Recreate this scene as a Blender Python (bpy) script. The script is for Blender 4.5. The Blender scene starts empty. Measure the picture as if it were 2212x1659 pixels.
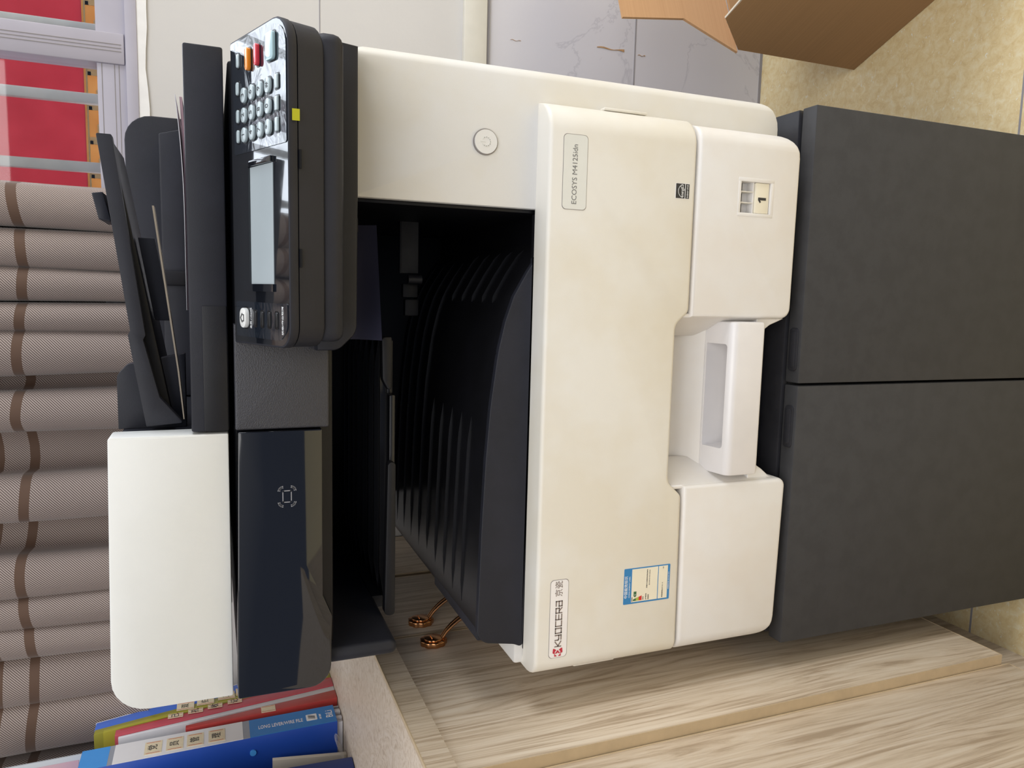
import bpy, bmesh, math, random
from mathutils import Vector, Matrix
random.seed(7)
S = bpy.context.scene
COL = S.collection

# ------------------------------------------------------------------ camera
cam_d = bpy.data.cameras.new('camera'); cam = bpy.data.objects.new('camera', cam_d); COL.objects.link(cam)
cam_d.sensor_fit = 'HORIZONTAL'; cam_d.sensor_width = 36.0; cam_d.lens = 1630.0 / 2212 * 36
cam_d.clip_start = 0.02; cam_d.clip_end = 60
# the phone was held on its side: its long axis points down the room's vertical
Rr = Vector((0.99303675, 0.11613457, -0.01976787)); Rd = Vector((0.02434344, -0.36647331, -0.93011005)); Rf = Vector((-0.11526232, 0.92315225, -0.36674858))
cm = Matrix((( Rd.x, Rr.x, -Rf.x, 0), (Rd.y, Rr.y, -Rf.y, -0.68), (Rd.z, Rr.z, -Rf.z, 1.06), (0, 0, 0, 1)))
cam.matrix_world = cm
S.camera = cam

# ------------------------------------------------------------------ world, lights, exposure
W = bpy.data.worlds.new('world'); S.world = W; W.use_nodes = True
nt = W.node_tree; nt.nodes.clear()
o = nt.nodes.new('ShaderNodeOutputWorld'); bg = nt.nodes.new('ShaderNodeBackground')
tc = nt.nodes.new('ShaderNodeTexCoord'); sp = nt.nodes.new('ShaderNodeSeparateXYZ'); rm = nt.nodes.new('ShaderNodeValToRGB')
nt.links.new(tc.outputs['Generated'], sp.inputs[0]); nt.links.new(sp.outputs['Y'], rm.inputs[0])
rm.color_ramp.elements[0].position = 0.25; rm.color_ramp.elements[0].color = (0, 0, 0, 1)
rm.color_ramp.elements[1].position = 0.45; rm.color_ramp.elements[1].color = (1, 1, 1, 1)
rz = nt.nodes.new('ShaderNodeValToRGB'); nt.links.new(sp.outputs['Z'], rz.inputs[0])   # dim room behind the viewer, pale ceiling above
rz.color_ramp.elements[0].position = 0.15; rz.color_ramp.elements[0].color = (0.13, 0.155, 0.22, 1)
rz.color_ramp.elements[1].position = 0.65; rz.color_ramp.elements[1].color = (0.62, 0.62, 0.62, 1)
mw = nt.nodes.new('ShaderNodeMix'); mw.data_type = 'RGBA'; nt.links.new(rm.outputs[0], mw.inputs[0]); nt.links.new(rz.outputs[0], mw.inputs[6]); mw.inputs[7].default_value = (3.7, 3.95, 4.3, 1)
nt.links.new(mw.outputs[2], bg.inputs[0]); bg.inputs[1].default_value = 1.35
nt.links.new(bg.outputs[0], o.inputs[0])

def area(name, loc, target, sx, sy, power, col=(1, 1, 1)):
    l = bpy.data.lights.new(name, 'AREA'); l.shape = 'RECTANGLE'; l.size = sx; l.size_y = sy; l.energy = power; l.color = col
    ob = bpy.data.objects.new(name, l); COL.objects.link(ob); ob.location = loc
    ob.rotation_euler = (Vector(target) - Vector(loc)).to_track_quat('-Z', 'Y').to_euler(); return ob
area('ceiling_light', (0.0, -1.9, 2.7), (0.0, 0.0, 0.7), 2.4, 2.0, 50, (1.0, 0.985, 0.965))
area('side_window_light', (2.3, -0.25, 1.4), (-0.3, -0.1, 0.5), 1.2, 1.2, 46, (0.94, 0.97, 1.0))
S.view_settings.view_transform = 'Standard'; S.view_settings.look = 'None'
S.view_settings.gamma = 1; S.view_settings.use_curve_mapping = False
S.view_settings.exposure = -0.18
try:
    S.cycles.use_denoising = True; S.cycles.max_bounces = 8
except Exception: pass

# ------------------------------------------------------------------ materials
def lin(h):
    h = h.lstrip('#'); r = [int(h[i:i+2], 16) / 255 for i in (0, 2, 4)]
    return tuple(c / 12.92 if c <= .04045 else ((c + .055) / 1.055) ** 2.4 for c in r) + (1,)
class N:
    def __init__(s, name):
        s.m = bpy.data.materials.new(name); s.m.use_nodes = True; s.t = s.m.node_tree
        s.b = s.t.nodes['Principled BSDF']; s._tc = None
    def n(s, typ, **kw):
        x = s.t.nodes.new('ShaderNode' + typ)
        for k, v in kw.items():
            if hasattr(x, k): setattr(x, k, v)
            else: x.inputs[k.replace('_', ' ')].default_value = v
        return x
    def l(s, a, b): s.t.links.new(a, b)
    def geo(s):
        if not s._tc: s._tc = s.n('NewGeometry').outputs['Position']
        return s._tc
    def noise(s, scale, detail=3, rough=.55, vec=None, dist=0):
        x = s.n('TexNoise'); x.inputs['Scale'].default_value = scale; x.inputs['Detail'].default_value = detail
        x.inputs['Roughness'].default_value = rough; x.inputs['Distortion'].default_value = dist
        s.l(vec or s.geo(), x.inputs['Vector']); return x.outputs['Fac']
    def ramp(s, fac, stops, interp='LINEAR'):
        x = s.n('ValToRGB'); x.color_ramp.interpolation = interp; e = x.color_ramp.elements
        while len(e) < len(stops): e.new(.5)
        for q, (p, c) in zip(e, stops): q.position = p; q.color = c if len(c) == 4 else tuple(c) + (1,)
        s.l(fac, x.inputs[0]); return x.outputs[0]
    def mix(s, fac, a, b, mode='MIX'):
        x = s.n('Mix'); x.data_type = 'RGBA'; x.blend_type = mode
        for v, i in ((fac, 0), (a, 6), (b, 7)):
            if isinstance(v, (int, float, tuple)): x.inputs[i].default_value = v
            else: s.l(v, x.inputs[i])
        return x.outputs[2]
    def bump(s, h, strength, dist=.001):
        x = s.n('Bump'); x.inputs['Strength'].default_value = strength; x.inputs['Distance'].default_value = dist
        s.l(h, x.inputs['Height']); s.l(x.outputs[0], s.b.inputs['Normal'])
    def mapv(s, scale=(1, 1, 1), loc=(0, 0, 0), rot=(0, 0, 0)):
        x = s.n('Mapping'); x.inputs['Scale'].default_value = scale; x.inputs['Location'].default_value = loc; x.inputs['Rotation'].default_value = rot
        s.l(s.geo(), x.inputs[0]); return x.outputs[0]
    def set(s, **kw):
        for k, v in kw.items():
            k = {'col': 'Base Color', 'rough': 'Roughness', 'metal': 'Metallic', 'coat': 'Coat Weight', 'spec': 'Specular IOR Level', 'trans': 'Transmission Weight', 'alpha': 'Alpha', 'coatr': 'Coat Roughness'}.get(k, k)
            if hasattr(v, 'is_linked') or hasattr(v, 'links'): s.l(v, s.b.inputs[k])
            else: s.b.inputs[k].default_value = v
        return s
def plain(name, h, rough=.5, var=.06, sc=30, **kw):
    k = N(name); c = lin(h); f = k.noise(sc)
    k.set(col=k.ramp(f, [(.3, tuple(x * (1 - var) for x in c[:3])), (.7, tuple(min(1, x * (1 + var)) for x in c[:3]))]), rough=rough, **kw)
    return k.m
def plastic(name, h, h2, rough=.42, grain=.25, sc=6):
    k = N(name); k.set(spec=.5 if int(h[1:3], 16) >= 80 or 'tray' in name else .3); f = k.noise(sc, 4, .6)
    k.set(col=k.ramp(f, [(.42, lin(h)), (.60, lin(h2))]), rough=rough)
    if grain: k.bump(k.noise(2200, 1), grain, .00025)
    return k.m
M_ = {}
M_['cover'] = plastic('cream_plastic', '#dfdcd5', '#dad4c7', .45)
M_['drawer'] = plastic('warm_white_plastic', '#e0dedc', '#ddd8d2', .42)
M_['pillar'] = plastic('white_plastic', '#dcdbd9', '#d9d5cc', .45)
M_['bright'] = plastic('bright_white_plastic', '#dfe0de', '#dcddda', .4)
M_['handle'] = plastic('glossy_white_plastic', '#dfdcdc', '#d8d5d5', .28, .0)
M_['black'] = plastic('charcoal_plastic', '#24252d', '#212229', .5, .5, 20)
M_['blackd'] = plastic('dark_charcoal_plastic', '#1d1d21', '#1a1a1d', .45, .3, 20)
M_['void'] = plastic('black_plastic', '#0c0c10', '#0a0a0d', .42, .2, 20)
M_['tray'] = plastic('black_tray_plastic', '#19191d', '#161619', .30, .2, 20)
M_['inner'] = plastic('indigo_black_plastic', '#3d3d4e', '#38384a', .45, .0, 10)
M_['gloss'] = plain('gloss_black', '#0b0c12', .06, .05, 20, coat=1.0, coatr=.03)
M_['stand'] = plastic('anthracite_steel', '#3d3d3f', '#39393b', .55, .35, 40)
M_['standd'] = plastic('anthracite_steel_dark', '#2e2e32', '#2a2a2e', .35, .3, 40)
M_['label'] = plain('label_silver', '#d9dad6', .35, .02)
M_['labelw'] = plain('label_white', '#e9e6e6', .3, .02)
M_['ink'] = plain('grey_ink', '#6f6f70', .5, .03)
M_['inkd'] = plain('dark_ink', '#2b2b2e', .5, .03)
M_['inkb'] = plain('brown_ink', '#7c6f69', .5, .03)
M_['red'] = plain('crimson_ink', '#b9283c', .45, .03)
M_['dialshade'] = plain('dial_recess_shade', '#3a322e', .6, .03); M_['line'] = plain('seam_grey', '#8a8480', .6, .03)
M_['white'] = plain('white_print', '#e8e8e8', .5, .02)
M_['iconw'] = plain('icon_grey', '#9a9aa0', .5, .02)
M_['lblue'] = plain('label_blue', '#2f7db8', .4, .02)
M_['lcream'] = plain('label_cream', '#e6dfcb', .5, .03)
M_['green'] = plain('label_green', '#3f6a45', .5, .02); M_['lime'] = plain('label_lime', '#a9b24a', .5, .02); M_['lred'] = plain('label_red', '#cc2a2c', .5, .02)
M_['yellow'] = plain('yellow_tag', '#a9a70c', .5, .05)
M_['lcd'] = plain('lcd_grey', '#a9b3b8', .12, .05, 12, coat=.6, coatr=.05)
M_['paper'] = plain('paper_white', '#d9d7da', .8, .03)
M_['pinkp'] = plain('paper_pink', '#cda9b0', .8, .05)
M_['beige'] = plain('sheet_edge', '#8a7f70', .6, .05)
M_['ticket'] = plain('ticket_cream', '#e2d2b2', .8, .05, 300)
M_['tred'] = plain('ticket_red', '#c0553f', .8, .02)
M_['keyg'] = plain('key_grey', '#aab8bc', .3, .04, coat=.5)
M_['keyd'] = plain('key_socket', '#0c0d10', .3, .02)
M_['keyor'] = plain('key_orange', '#f09028', .25, .05, coat=.6)
M_['keyrd'] = plain('key_red', '#d33a48', .25, .05, coat=.6)
M_['keyst'] = plain('key_teal', '#a2c0c8', .2, .05, coat=.6)
def film():
    k = N('film_over_black'); k.set(col=lin('#1a2029'), rough=.10, coat=1.0, coatr=.02)
    f = k.noise(26, 2, .5, k.mapv((1, 1.6, 1.6)), 1.5); k.bump(f, .30, .004); return k.m
M_['film'] = film()
def cap():
    k = N('panel_gloss_black'); k.set(col=lin('#14171d'), rough=.07, coat=1.0, coatr=.02)
    k.bump(k.noise(40, 2), .06, .002); return k.m
M_['cap'] = cap()
def glossy():
    k = N('card_reader_gloss'); k.set(col=lin('#0e1016'), rough=.05, coat=.5, coatr=.03)
    k.bump(k.noise(9, 1), .10, .004); return k.m
M_['reader'] = glossy()
def leather():
    k = N('grained_charcoal'); k.set(col=lin('#34343a'), rough=.5)
    v = k.n('TexVoronoi'); v.inputs['Scale'].default_value = 700; k.l(k.mapv((1, 1, 2)), v.inputs['Vector']); k.bump(v.outputs['Distance'], .5, .0006); return k.m
M_['leather'] = leather()
# setting
def wallm():
    k = N('painted_plaster'); f = k.noise(2.2, 4)
    k.set(col=k.ramp(f, [(.3, lin('#c4c1be')), (.7, lin('#cbc8c5'))]), rough=.8); k.bump(k.noise(120, 3), .15, .001); return k.m
M_['wall'] = wallm()
def marble():
    k = N('marble_wall_tile'); v = k.mapv((1, 1, 1))
    n1 = k.noise(3.2, 6, .6, v, 1.2); a = k.n('Math', operation='ABSOLUTE'); s_ = k.n('Math', operation='SUBTRACT'); s_.inputs[1].default_value = .52
    k.l(n1, s_.inputs[0]); k.l(s_.outputs[0], a.inputs[0])
    vein = k.ramp(a.outputs[0], [(0, (.84, .84, .86, 1)), (.010, (1, 1, 1, 1))])
    base = k.ramp(k.noise(1.6, 3), [(.3, lin('#cfced6')), (.7, lin('#c4c2c8'))])
    k.set(col=k.mix(1.0, base, vein, 'MULTIPLY'), rough=.25); return k.m
M_['marble'] = marble()
M_['creamtrim'] = plain('cream_trim', '#cfcbc0', .5, .03)
M_['grout'] = plain('grout', '#8f8c90', .8, .03)
def floorm():
    k = N('beige_mottled_tile'); v = k.mapv((1, 1, 1), rot=(0, 0, .5))
    a = k.ramp(k.noise(70, 8, .7, v, .6), [(.3, lin('#cfb583')), (.5, lin('#ddc99b')), (.7, lin('#e4d8b6'))])
    mp = k.mapv((55, 110, 55), rot=(0, 0, .6))
    b = k.ramp(k.noise(1.0, 5, .75, mp, 2.5), [(.60, (0, 0, 0)), (.66, (1, 1, 1))])
    k.set(col=k.mix(b, a, lin('#e6e6dc')), rough=.35); return k.m
M_['floor'] = floorm()
def wood(name, c1, c2, c3, rot=(0, 0, 0)):
    k = N(name)
    wv = k.n('TexNoise'); k.l(k.mapv((8, 8, .7), rot=rot), wv.inputs['Vector']); wv.inputs['Scale'].default_value = 1.6; wv.inputs['Detail'].default_value = 2
    a = k.n('Vector' + 'Math', operation='MULTIPLY_ADD'); k.l(wv.outputs['Color'], a.inputs[0]); a.inputs[1].default_value = (.09, .09, .09); k.l(k.geo(), a.inputs[2])
    mp = k.n('Mapping'); mp.inputs['Scale'].default_value = (52, 52, 1.5); mp.inputs['Rotation'].default_value = rot; k.l(a.outputs[0], mp.inputs[0])
    f = k.noise(3.0, 6, .65, mp.outputs[0], .3)
    k.set(col=k.ramp(f, [(.36, lin(c1)), (.5, lin(c2)), (.62, lin(c3))]), rough=.45)
    k.bump(k.noise(6, 4, .6, mp.outputs[0]), .12, .001); return k.m
M_['wood'] = wood('pale_oak_laminate', '#a8957e', '#c8b7a1', '#d2c4b1')
M_['wood2'] = wood('pale_oak_laminate_top', '#b9a691', '#cfbfab', '#d5c7b7', (0, math.pi / 2 * 0, 0))
M_['woodedge'] = plain('oak_edge_band', '#c0ab8c', .5, .06, 60)
M_['gap'] = plain('gap_dark', '#14110e', .8, .02)
M_['gold'] = plain('rose_gold_metal', '#c58f62', .22, .05, 60, metal=1.0)
def card(name, c1, c2):
    k = N(name); mp = k.mapv((1, 1, 90)); k.set(col=k.ramp(k.noise(4, 4, .6, mp), [(.3, lin(c1)), (.7, lin(c2))]), rough=.85); return k.m
M_['card'] = card('corrugated_cardboard', '#a07c55', '#a9835b')
M_['cardl'] = card('cardboard_flap', '#ba9067', '#c2986f')
M_['frame'] = plain('window_frame_lavender', '#a9a5b0', .45, .05, 8)
M_['bar'] = plain('grey_bar', '#b9b9b4', .4, .08, 30)
M_['sill'] = plain('white_caulk', '#e2e0de', .6, .04, 40)
def trans(name, h, h2=None, sc=20):
    k = N(name); d = k.n('BsdfDiffuse'); t = k.n('BsdfTranslucent'); m = k.n('MixShader'); m.inputs[0].default_value = .6
    c = k.ramp(k.noise(sc, 4), [(.3, lin(h)), (.7, lin(h2 or h))])
    k.l(c, d.inputs[0]); k.l(c, t.inputs[0]); k.l(d.outputs[0], m.inputs[1]); k.l(t.outputs[0], m.inputs[2])
    k.l(m.outputs[0], k.t.nodes['Material Output'].inputs[0]); return k.m
M_['banner'] = trans('red_banner_cloth', '#b04650', '#b8505a')
M_['bannery'] = trans('yellow_banner_print', '#b98d55', '#c39c68')
M_['bannerl'] = trans('pale_banner_print', '#cdb98c')
def glass():
    k = N('window_glass'); k.m.use_nodes = True
    g = k.n('BsdfGlossy'); g.inputs['Roughness'].default_value = .02; t = k.n('BsdfTransparent'); t.inputs[0].default_value = (.95, .96, .97, 1)
    m = k.n('MixShader'); m.inputs[0].default_value = .05
    k.l(t.outputs[0], m.inputs[1]); k.l(g.outputs[0], m.inputs[2]); k.l(m.outputs[0], k.t.nodes['Material Output'].inputs[0]); return k.m
M_['glass'] = glass()
def bagm():
    k = N('clear_bag_film'); k.set(col=(.85, .85, .88, 1), rough=.25, alpha=.35); return k.m
M_['bag'] = bagm()
def curtain_mat():
    k = N('twill_curtain'); g = k.n('UVMap'); sp = k.n('SeparateXYZ'); k.l(g.outputs[0], sp.inputs[0])
    ad = k.n('Math', operation='ADD'); k.l(sp.outputs[0], ad.inputs[0]); k.l(sp.outputs[1], ad.inputs[1])
    mu = k.n('Math', operation='MULTIPLY'); mu.inputs[1].default_value = 1750; k.l(ad.outputs[0], mu.inputs[0])
    si = k.n('Math', operation='SINE'); k.l(mu.outputs[0], si.inputs[0])
    base = k.ramp(k.n('MapRange').outputs[0] if 0 else si.outputs[0], [(.0, lin('#64554f')), (.8, lin('#b9aaa0'))])
    base = k.mix(k.noise(60, 4), base, lin('#a89990'), 'MIX') if 0 else base
    def band(z0, z1):
        a = k.n('Math', operation='GREATER_THAN'); a.inputs[1].default_value = z0; k.l(sp.outputs[1], a.inputs[0])
        b = k.n('Math', operation='LESS_THAN'); b.inputs[1].default_value = z1; k.l(sp.outputs[1], b.inputs[0])
        c = k.n('Math', operation='MULTIPLY'); k.l(a.outputs[0], c.inputs[0]); k.l(b.outputs[0], c.inputs[1]); return c.outputs[0]
    c = base
    for z in (1.3045, 1.3505, 1.62, 1.666, 1.94, 1.986):
        c = k.mix(band(z, z + .013), c, lin('#59402f'))
    k.set(col=c, rough=.75); k.b.inputs['Sheen Weight'].default_value = .2; return k.m
M_['curtain'] = curtain_mat()

# ------------------------------------------------------------------ mesh helpers
WLOC = {}
def tag(ob, label=None, cat=None, group=None, kind=None):
    for k, v in (('label', label), ('category', cat), ('group', group), ('kind', kind)):
        if v: ob[k] = v
    return ob
def root(name, loc, label, cat, group=None):
    e = bpy.data.objects.new(name, None); COL.objects.link(e); e.location = loc; e.empty_display_size = .05
    WLOC[e.name] = Vector(loc); return tag(e, label, cat, group)
def link(name, bm, mats, parent=None, smooth=True, deg=35):
    me = bpy.data.meshes.new(name)
    bmesh.ops.recalc_face_normals(bm, faces=bm.faces)
    for f in bm.faces: f.smooth = smooth
    if smooth:
        for e in bm.edges:
            if len(e.link_faces) != 2 or e.calc_face_angle(0) > math.radians(deg): e.smooth = False
    lo = Vector([min(v.co[i] for v in bm.verts) for i in range(3)]); hi = Vector([max(v.co[i] for v in bm.verts) for i in range(3)])
    c = Vector(((lo.x + hi.x) / 2, (lo.y + hi.y) / 2, lo.z))
    bmesh.ops.translate(bm, verts=bm.verts, vec=-c)
    bm.to_mesh(me); bm.free()
    for m in mats: me.materials.append(m)
    ob = bpy.data.objects.new(name, me); COL.objects.link(ob)
    if parent: ob.parent = parent; ob.location = c - WLOC[parent.name]
    else: ob.location = c
    WLOC[ob.name] = c; return ob
def rpoly(pts, r=0, seg=6):
    """pts: list of (a,b) or (a,b,r) -> polygon with rounded corners"""
    out = []; n = len(pts)
    for i, p in enumerate(pts):
        rr = p[2] if len(p) > 2 else r; P = Vector(p[:2])
        if rr <= 0: out.append(P); continue
        A = (Vector(pts[i - 1][:2]) - P); B = (Vector(pts[(i + 1) % n][:2]) - P)
        la, lb = A.length, B.length; A.normalize(); B.normalize(); th = A.angle(B) / 2
        if abs(th - math.pi / 2) < .02: out.append(P); continue
        d = min(rr / math.tan(th), la * .49, lb * .49); q = d * math.tan(th); c = P + (A + B).normalized() * (q / math.sin(th))
        s = P + A * d - c; e = P + B * d - c; a0 = math.atan2(s.y, s.x); a1 = math.atan2(e.y, e.x); da = (a1 - a0 + math.pi) % (2 * math.pi) - math.pi
        for k in range(seg + 1):
            a = a0 + da * k / seg; out.append(c + Vector((math.cos(a), math.sin(a))) * q)
    return out
class B:
    """collects solids, each with its own material, into one mesh"""
    def __init__(s): s.bm = bmesh.new(); s.mats = []
    def mi(s, m):
        if isinstance(m, str): m = M_[m]
        if m not in s.mats: s.mats.append(m)
        return s.mats.index(m)
    def add(s, verts, faces, m, bev=0, seg=2, edges=None, post=None):
        b = bmesh.new(); vs = [b.verts.new(v) for v in verts]
        for f in faces:
            try: b.faces.new([vs[i] for i in f])
            except ValueError: pass
        b.normal_update(); bmesh.ops.recalc_face_normals(b, faces=b.faces)
        if bev:
            es = [e for e in b.edges if len(e.link_faces) == 2 and e.calc_face_angle(0) > .5 and (edges is None or edges(e))]
            bmesh.ops.bevel(b, geom=es, offset=bev, segments=seg, profile=.5, affect='EDGES', clamp_overlap=True)
        if post: post(b)
        k = s.mi(m)
        for f in b.faces: f.material_index = k
        me = bpy.data.meshes.new('t'); b.to_mesh(me); b.free(); s.bm.from_mesh(me); bpy.data.meshes.remove(me); return s
    def box(s, x0, x1, y0, y1, z0, z1, m, bev=0, seg=2, **k):
        v = [(x, y, z) for x in (x0, x1) for y in (y0, y1) for z in (z0, z1)]
        return s.add(v, [(0, 1, 3, 2), (4, 6, 7, 5), (0, 4, 5, 1), (2, 3, 7, 6), (0, 2, 6, 4), (1, 5, 7, 3)], m, bev, seg, **k)
    def prism(s, poly, axis, a, b, m, bev=0, seg=2, edges=None, post=None, M=None):
        f = {'X': lambda p, t: (t, p[0], p[1]), 'Y': lambda p, t: (p[0], t, p[1]), 'Z': lambda p, t: (p[0], p[1], t)}[axis]
        n = len(poly); v = [f(p, a) for p in poly] + [f(p, b) for p in poly]
        if M is not None: v = [tuple(M @ Vector(p)) for p in v]
        fs = [tuple(range(n)), tuple(range(2 * n - 1, n - 1, -1))] + [(i, (i + 1) % n, n + (i + 1) % n, n + i) for i in range(n)]
        return s.add(v, fs, m, bev, seg, edges, post)
    def hexa(s, c8, m, bev=0):
        """c8: bottom 4 (ccw) then top 4"""
        return s.add(c8, [(0, 3, 2, 1), (4, 5, 6, 7), (0, 1, 5, 4), (1, 2, 6, 5), (2, 3, 7, 6), (3, 0, 4, 7)], m, bev)
    def tube(s, pts, r, m, seg=10, closed=False):
        pts = [Vector(p) for p in pts]; n = len(pts); rs = r if isinstance(r, (list, tuple)) else [r] * n; vs = []; fs = []
        up = Vector((0.013, .021, 1)).normalized()
        for i, p in enumerate(pts):
            t = (pts[min(i + 1, n - 1)] - pts[max(i - 1, 0)]).normalized(); u = t.cross(up)
            if u.length < .1: u = t.cross(Vector((1, 0, 0)))
            u.normalize(); w = t.cross(u)
            for k in range(seg):
                a = 2 * math.pi * k / seg; vs.append(tuple(p + (u * math.cos(a) + w * math.sin(a)) * rs[i]))
        for i in range(n - 1):
            for k in range(seg): fs.append((i * seg + k, i * seg + (k + 1) % seg, (i + 1) * seg + (k + 1) % seg, (i + 1) * seg + k))
        fs += [tuple(range(seg)), tuple(range((n - 1) * seg, n * seg))]
        return s.add(vs, fs, m)
    def obj(s, name, parent=None, smooth=True): return link(name, s.bm, s.mats, parent, smooth)
def Mx(origin, X, Y):
    X = Vector(X).normalized(); Y = Vector(Y).normalized(); Z = X.cross(Y)
    m = Matrix((X, Y, Z)).transposed().to_4x4(); m.translation = Vector(origin); return m
FRONT = lambda x, y, z: Mx((x, y, z), (1, 0, 0), (0, 0, 1))   # writing on a face towards -Y
RIGHT = lambda x, y, z: Mx((x, y, z), (0, 1, 0), (0, 0, 1))   # writing on a face towards +X
def text(name, body, size, M, mat, parent, ax='CENTER', width=None, thick=.00012, bold=0):
    c = bpy.data.curves.new('t', 'FONT'); c.body = body; c.size = size; c.align_x = ax; c.align_y = 'CENTER'; c.extrude = thick; c.resolution_u = 3; c.offset = bold
    t = bpy.data.objects.new('t', c); COL.objects.link(t); bpy.context.view_layer.update()
    me = bpy.data.meshes.new_from_object(t.evaluated_get(bpy.context.evaluated_depsgraph_get())); bpy.data.objects.remove(t)
    if not me.vertices: return None
    b = bmesh.new(); b.from_mesh(me)
    if width:
        xs = [v.co.x for v in b.verts]; k = width / max(1e-6, max(xs) - min(xs)); bmesh.ops.scale(b, verts=b.verts, vec=(k, 1, 1))
    b.transform(M); return link(name, b, [M_[mat]], parent, False)
def text_in(bd, body, size, M, mat, thick=.00012, width=None, bold=0):
    t = text('t', body, size, Matrix(), mat, None, width=width, thick=thick, bold=bold)
    if t is None: return
    b = bmesh.new(); b.from_mesh(t.data); bmesh.ops.translate(b, verts=b.verts, vec=t.location); b.transform(M); k = bd.mi(mat)
    for f in b.faces: f.material_index = k
    me = bpy.data.meshes.new('t'); b.to_mesh(me); b.free(); bd.bm.from_mesh(me); bpy.data.objects.remove(t)
def strokes(bd, polys, w, M, mat, t=.0003):
    """flat lettering from stroke polylines, in the face's own x,y"""
    for pl in polys:
        for (a, b) in zip(pl[:-1], pl[1:]):
            a = Vector(a); b = Vector(b); d = (b - a).normalized(); n = Vector((-d.y, d.x)) * w / 2; a = a - d * w / 2; b = b + d * w / 2
            bd.prism([tuple(a + n), tuple(a - n), tuple(b - n), tuple(b + n)], 'Z', 0, t, mat, M=M)
def cut(ob, cutter):
    m = ob.modifiers.new('b', 'BOOLEAN'); m.object = cutter; m.operation = 'DIFFERENCE'; m.solver = 'EXACT'
    bpy.context.view_layer.update()
    me = bpy.data.meshes.new_from_object(ob.evaluated_get(bpy.context.evaluated_depsgraph_get())); ob.modifiers.clear(); ob.data = me
    bpy.data.objects.remove(cutter)
def curve_front(xl, xr, rl, rr):
    """bends a slab's front back along its two upright edges"""
    def post(b):
        for k in range(1, 9):
            for x in ((xr - rr * (k / 8)) if rr else None, (xl + rl * (k / 8)) if rl else None):
                if x is None: continue
                bmesh.ops.bisect_plane(b, geom=b.verts[:] + b.edges[:] + b.faces[:], plane_co=(x, 0, 0), plane_no=(1, 0, 0))
        for v in b.verts:
            x = v.co.x; d = 0
            if rr and x > xr - rr: q = min(1, (x - xr + rr) / rr); d = rr * (1 - math.sqrt(max(0, 1 - q * q)))
            if rl and x < xl + rl: q = min(1, (xl + rl - x) / rl); d = rl * (1 - math.sqrt(max(0, 1 - q * q)))
            v.co.y += d
    return post
front_edges = lambda y: (lambda e: all(abs(v.co.y - y) < 1e-4 for v in e.verts))

# ================================================================== THE SETTING
YW = .64
def structure(ob): ob['kind'] = 'structure'; return ob
b = B(); b.box(-3, 3, -4, 1.0, -.05, 0, 'floor'); floor = structure(b.obj('floor'))
b = B()
for y in (.08, -.52, -1.12): b.box(-1.5, 2, y - .0015, y + .0015, -.0004, .0003, 'grout')
for x in (.66, 1.26, -.54 - .6): b.box(x - .0015, x + .0015, -1.5, .64, -.0004, .0003, 'grout')
b.obj('grout_joint', floor)
# back wall with its window opening
wx0, wx1, wz0, wz1 = -1.3, 1.5, 1.158, 2.35
b = B()
b.box(-3, 3, YW, YW + .12, .645, wz0, 'wall'); b.box(-3, wx0, YW, YW + .12, wz0, 2.9, 'wall'); b.box(wx1, 3, YW, YW + .12, wz0, 2.9, 'wall'); b.box(wx0, wx1, YW, YW + .12, wz1, 2.9, 'wall')
b.box(-3, 3, YW, YW + .12, 0, .602, 'marble')
b.box(-3, 3, YW - .0, YW + .12, .602, .645, 'wall')
wall = structure(b.obj('wall_back'))
b = B(); b.box(-1.5, 2, YW - .0006, YW + .001, .888, .8895, 'grout'); b.obj('plaster_crack', wall)
b = B(); b.box(-1.5, 2, YW - .0008, YW + .001, .2985, .301, 'grout'); b.box(-1.5, 2, YW - .0008, YW + .001, .0, .006, 'grout')
b.box(1.02, 1.0225, YW - .0008, YW + .001, 0, .6, 'grout'); b.obj('tile_joint', wall)
for (px, pz, w, h) in ((.468, .352, .004, .058), (.465, .285, .0016, .016), (.4565, .545, .0008, .02)):
    bb = B(); pts = []
    for k in range(9): t = k / 8; pts.append((px + w * (.5 + .35 * math.sin(7 * t)) * (0.35 + t * .8) / 1.2 + .001 * math.sin(9 * t), pz + h / 2 - h * t))
    for k in range(8, -1, -1): t = k / 8; pts.append((px - w * (.5 + .3 * math.cos(5 * t)) * (0.3 + t * .8) / 1.2 + .001 * math.sin(9 * t), pz + h / 2 - h * t))
    M_.setdefault('stain', plain('brown_stain', '#a8835a', .8, .2, 200)); bb.prism(pts, 'Y', YW - .0007, YW + .001, 'stain'); bb.obj('stain', wall)
b = B(); b.box(-3, 3, YW - .012, YW + .001, .603, .645, 'creamtrim', .002); b.box(-3, 3, YW - .006, YW + .001, .597, .603, 'grout'); structure(b.obj('trim_1'))
b = B(); pts = [(-3, 1.1435)]
for k in range(121): x = -1.5 + k * .03; pts.append((x, 1.1445 + .0022 * math.sin(x * 23) + .0012 * math.sin(x * 61)))
pts += [(3, 1.158), (-3, 1.158)]
b.prism(pts[1:], 'Y', YW - .004, YW + .001, 'sill'); structure(b.obj('trim_2'))
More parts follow.
